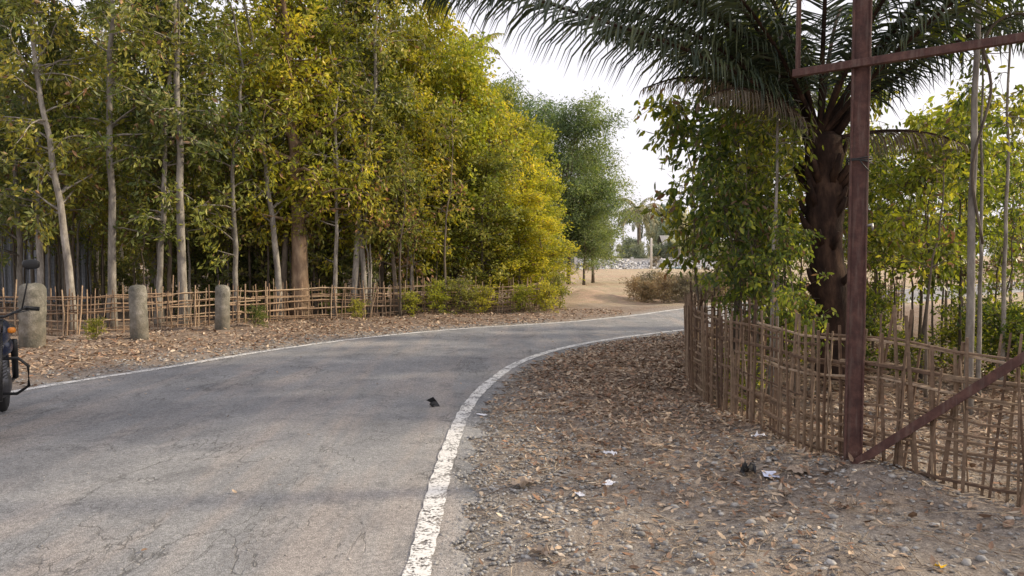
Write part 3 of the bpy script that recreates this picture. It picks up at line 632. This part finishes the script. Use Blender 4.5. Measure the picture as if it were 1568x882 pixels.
# ---------------------------------------------------------------- distance
mb=MB();g=rs(400);n=2800;x=g.uniform(7.0,22,n);yy=g.normal(0,1,n);y=78+yy*1.3+x*.05;z=np.exp(-yy**2*.7)*(.95+.3*np.sin(x*1.3)*np.sin(x*.5+1))*g.uniform(.3,1,n);s_=g.uniform(.08,.22,n)
stones(mb,x,y,z,s_,g,.8,0,False);mb.obj('rubble_bank',[islandmat('pale_rubble',[(.34,.33,.32),(.46,.45,.44),(.56,.55,.54),(.66,.65,.65)],nscale=3)])
mb=MB();n=70;x=g.uniform(16,18.2,n);y=76.4+g.normal(0,.3,n);stones(mb,x,y,g.uniform(.05,.22,n),g.uniform(.06,.13,n),g,.7,0,False);mb.obj('blue_tarpaulin_heap',[simple('blue_tarp',(.30,.40,.44))])
M_wp=simple('whitewash',(.62,.60,.57),.8)
mb=MB()
mb.box((15.5,82.5,.5),(17,.16,1.0));mb.box((15.5,82.5,1.03),(17.1,.24,.06))
for i in range(9): mb.box((7.1+i*2.1,82.5,.62),(.28,.30,1.24))
mb.obj('low_boundary_wall',[M_wp])
mb=MB();mb.tube([(0,0,-.1),(0,0,2.9),(0,0,3.1),(0,0,3.2)],[.12,.1,.1,.03],10);mb.box((0,0,2.5),(.5,.08,.14));mb.obj('white_marker_post',[M_wp]).location=(14.1,75,0)
H=empty('village_hut',(21.6,91,0))
mb=MB();mb.box((0,0,1.3),(6,4,2.6));mb.obj('walls',[simple('mud_wall',(.42,.36,.30))],H)
mb=MB();v=np.array([(-3.5,-2.5,2.45),(3.5,-2.5,2.45),(3.5,0,3.8),(-3.5,0,3.8),(-3.5,2.5,2.45),(3.5,2.5,2.45)]);mb.add(v,[np.array([[0,1,2,3],[3,2,5,4]])]);v2=v+[0,0,.06];mb.add(v2,[np.array([[0,1,2,3],[3,2,5,4]])]);mb.obj('tin_roof',[simple('tin',(.33,.32,.32),.7,0,.2)],H)
mb=MB();mb.box((-.8,-2.02,1.0),(.9,.06,2.0));mb.box((1.4,-2.02,1.5),(.8,.06,.8));mb.obj('door_and_window',[simple('dark_wood',(.12,.09,.07))],H)
mb=MB();mb.tube([(16.5,110,-.1),(16.5,110,10)],[.14,.09],8);mb.box((16.5,110,9.7),(1.5,.1,.1));mb.obj('utility_pole',[M_wp])
M_wire=simple('wire_dark',(.16,.16,.17))
for k,o_ in enumerate((-.6,.6)):
    a=np.array([16.5+o_,110,9.8]);b=np.array([-4.5+o_,10,9.0]);u=np.linspace(0,1,30)[:,None];pt=a+(b-a)*u;pt[:,2]-=1.1*4*(u*(1-u))[:,0]
    mb=MB();mb.tube(pt,.012,4);mb.obj('overhead_wire',[M_wire])
S=empty('tin_shed',(-14.5,21.5,0),.3)
mb=MB()
u=np.linspace(-2,2,81);zc=.03*np.sin(u*40)
v=np.vstack([np.c_[u,zc,np.full(81,.1)],np.c_[u,zc,np.full(81,2.2)]]);b=np.arange(80)[:,None];mb.add(v,[b+[0,1,82,81]]);mb.obj('corrugated_wall',[simple('galvanised',(.30,.32,.36),.4,.3)],S)
mb=MB();mb.box((0,.9,2.35),(4.4,2.4,.06),np.array(Matrix.Rotation(.12,3,'X')));mb.obj('roof',[simple('galv2',(.26,.27,.30),.5,.3)],S)
mb=MB()
for sx_ in(-1.95,1.95):
    for sy in(.1,1.9): mb.tube([(sx_,sy,0),(sx_,sy,2.25)],.05,6)
mb.obj('corner_posts',[M_bark_d],S)

# ---------------------------------------------------------------- motorcycle (local +X forward)
MC=empty('motorcycle',(-4.52,6.42,.008),math.radians(-60))
mblk=simple('tyre_rubber',(.018,.018,.019),.85);mchr=simple('chrome',(.45,.45,.47),.25,.95,.5,.05);mpnt=simple('dark_blue_paint',(.012,.02,.055),.25,0,.6,.1);mgrey=simple('engine_alloy',(.10,.10,.11),.45,.8);mdk=simple('frame_black',(.015,.015,.016),.4);mseat=simple('seat_vinyl',(.02,.02,.02),.6)
def ring(mb,c,R,r_,n=40,s=8,axis='y',mi=0):
    a=np.linspace(0,2*np.pi,n+1);pt=np.c_[c[0]+R*np.cos(a),np.full(n+1,c[1]),c[2]+R*np.sin(a)];mb.tube(pt,r_,s,mi,False)
for nm,cx,R in(('front_wheel',.66,.27),('rear_wheel',-.64,.265)):
    mb=MB();ring(mb,(cx,0,R+.045),R,.045);mb.obj(nm+'_tyre',[mblk],MC)
    mb=MB();ring(mb,(cx,0,R+.045),R-.045,.014,40,6);mb.tube([(cx,-.07,R+.045),(cx,.07,R+.045)],[.05,.05],12)
    for k in range(20):
        a=k*math.pi/10;mb.tube([(cx,.03*(-1)**k,R+.045),(cx+(R-.05)*math.cos(a),0,R+.045+(R-.05)*math.sin(a))],.003,4)
    ring(mb,(cx,.05,R+.045),.11,.006,24,4);mb.obj(nm+'_rim',[mchr],MC)
    mb=MB();a=np.linspace(.5 if cx>0 else .2,2.6 if cx>0 else 2.4,16);pc=np.c_[cx+(R+.08)*np.cos(a),0*a,R+.045+(R+.08)*np.sin(a)]
    v=[];
    for w,dz in((-.065,-.035),(-.045,0),(0,.012),(.045,0),(.065,-.035)): v.append(pc+np.c_[dz*np.cos(a),np.full(16,w),dz*np.sin(a)])
    v=np.stack(v,1).reshape(-1,3);b=(np.arange(15)[:,None]*5)
    mb.add(v,[np.concatenate([b+[j,j+1,j+6,j+5] for j in range(4)])],0,True);mb.obj(nm+'_mudguard',[mpnt],MC)
mb=MB()
for s in(-1,1):
    mb.tube([(.66,s*.085,.315),(.47,s*.085,.86)],[.024,.02],8);mb.tube([(.47,s*.085,.86),(.44,s*.085,.95)],.026,8)
mb.obj('front_forks',[mdk],MC)
mb=MB();mb.tube([(.38,-.34,1.03),(.40,-.27,1.05),(.45,-.12,.98),(.45,.12,.98),(.40,.27,1.05),(.38,.34,1.03)],.011,8)
for s in(-1,1): mb.tube([(.42,s*.24,1.04),(.36,s*.28,1.26),(.37,s*.29,1.38)],.006,6)
mb.tube([(.46,-.3,1.03),(.44,-.16,1.0)],.005,5);mb.tube([(.46,.3,1.03),(.44,.16,1.0)],.005,5);mb.obj('handlebar',[mdk],MC)
mb=MB()
for s in(-1,1): mb.tube([(.38,s*.25,1.045),(.36,s*.36,1.03)],.018,8)
mb.obj('grips',[mblk],MC)
def blob(mb,c,sz,seg=16,rings=10,mi=0):
    P=[];
    for i in range(rings+1):
        ph=math.pi*i/rings
        for j in range(seg):
            th=2*math.pi*j/seg;f=lambda q:math.copysign(abs(q)**.75,q)
            P.append((c[0]+sz[0]*f(math.sin(ph))*f(math.cos(th)),c[1]+sz[1]*f(math.sin(ph))*f(math.sin(th)),c[2]+sz[2]*f(math.cos(ph))))
    q=[[i*seg+j,i*seg+(j+1)%seg,(i+1)*seg+(j+1)%seg,(i+1)*seg+j] for i in range(rings) for j in range(seg)];mb.add(np.array(P),[np.array(q)],mi,True)
mb=MB()
for s in(-1,1): blob(mb,(.37,s*.31,1.41),(.018,.065,.042))
mb.obj('mirrors',[mdk],MC)
mb=MB()
for s in(-1,1): blob(mb,(.355,s*.31,1.41),(.012,.058,.036))
mb.obj('mirror_glass',[simple('mirror_glass',(.75,.78,.82),.05,1,.5,.02)],MC)
mb=MB();blob(mb,(.53,0,.90),(.09,.10,.10));mb.obj('headlamp_shell',[mpnt],MC)
mb=MB();blob(mb,(.59,0,.90),(.045,.085,.085));mb.obj('headlamp_lens',[simple('lens',(.6,.6,.62),.1)],MC)
mb=MB();blob(mb,(.16,0,.83),(.27,.14,.12));mb.obj('fuel_tank',[mpnt],MC)
mb=MB();blob(mb,(-.38,0,.80),(.40,.13,.055));mb.obj('seat',[mseat],MC)
mb=MB();blob(mb,(-.3,0,.66),(.22,.12,.09));blob(mb,(-.75,0,.76),(.16,.09,.07));mb.obj('side_panels',[mpnt],MC)
mb=MB();blob(mb,(.05,0,.36),(.2,.13,.12));mb.tube([(.12,0,.4),(.2,0,.62)],[.09,.085],12)
for k in range(6): mb.tube([(.13+.015*k,0,.44+.03*k),(.134+.015*k,0,.452+.03*k)],[.11,.11],14)
mb.obj('engine',[mgrey],MC)
mb=MB();mb.tube([(.22,-.1,.5),(.28,-.13,.3),(.1,-.14,.22),(-.3,-.15,.24),(-.75,-.17,.32)],[.02,.02,.022,.04,.045],10);mb.obj('exhaust',[mchr],MC)
mb=MB();mb.tube([(.46,0,.92),(.40,0,.7),(.32,0,.3),(-.1,0,.22),(-.3,0,.4),(-.35,0,.72),(.4,0,.78)],.02,8)
for s in(-1,1): mb.tube([(-.12,s*.08,.33),(-.64,s*.09,.31)],.018,8);mb.tube([(-.38,s*.12,.7),(-.6,s*.11,.33)],[.03,.026],10)
mb.obj('frame_and_shocks',[mdk],MC)
mb=MB();mb.tube([(-.05,-.1,.25),(-.12,-.3,-.0)],.012,6);mb.obj('side_stand',[mdk],MC)
mb=MB()
for s in(-1,1): mb.tube([(.33,s*.04,.62),(.36,s*.20,.62),(.37,s*.27,.55),(.36,s*.27,.38),(.30,s*.18,.31),(.25,s*.04,.31)],.013,8)
mb.obj('crash_guard',[mdk],MC)
mb=MB()
for s in(-1,1): blob(mb,(.5,s*.17,.87),(.035,.03,.025))
mb.obj('indicators',[simple('amber',(.6,.2,.02),.3)],MC)

# ---------------------------------------------------------------- light, world, camera
SUN_EL=26;SUN_AZ=82
w=bpy.data.worlds.new('World');scene.world=w;w.use_nodes=True;nt=w.node_tree;bg=nt.nodes['Background']
sky=nt.nodes.new('ShaderNodeTexSky');sky.sky_type='NISHITA';sky.sun_disc=False;sky.sun_elevation=math.radians(SUN_EL);sky.sun_rotation=math.radians(SUN_AZ)
sky.air_density=1.0;sky.dust_density=6;sky.ozone_density=1
mx=nt.nodes.new('ShaderNodeMix');mx.data_type='RGBA';mx.inputs[0].default_value=.78;nt.links.new(sky.outputs[0],mx.inputs[6]);mx.inputs[7].default_value=(9.1,8.8,9.3,1)
nt.links.new(mx.outputs[2],bg.inputs[0]);bg.inputs[1].default_value=.138
sl=bpy.data.lights.new('sun','SUN');sl.energy=5.0;sl.angle=math.radians(4);sl.color=(1,.85,.62)
so=bpy.data.objects.new('sun',sl);scene.collection.objects.link(so)
e=math.radians(SUN_EL);a=math.radians(SUN_AZ);dv=Vector((math.sin(a)*math.cos(e),math.cos(a)*math.cos(e),math.sin(e)))
so.rotation_euler=dv.to_track_quat('Z','Y').to_euler()
cam=bpy.data.cameras.new('camera');co=bpy.data.objects.new('camera',cam);scene.collection.objects.link(co)
cam.lens=26;cam.sensor_width=36;cam.clip_end=3000;co.location=(0,0,1.5);co.rotation_euler=(math.radians(90-2.58),0,0)
scene.camera=co
scene.view_settings.view_transform='Standard';scene.view_settings.look='None';scene.view_settings.exposure=0
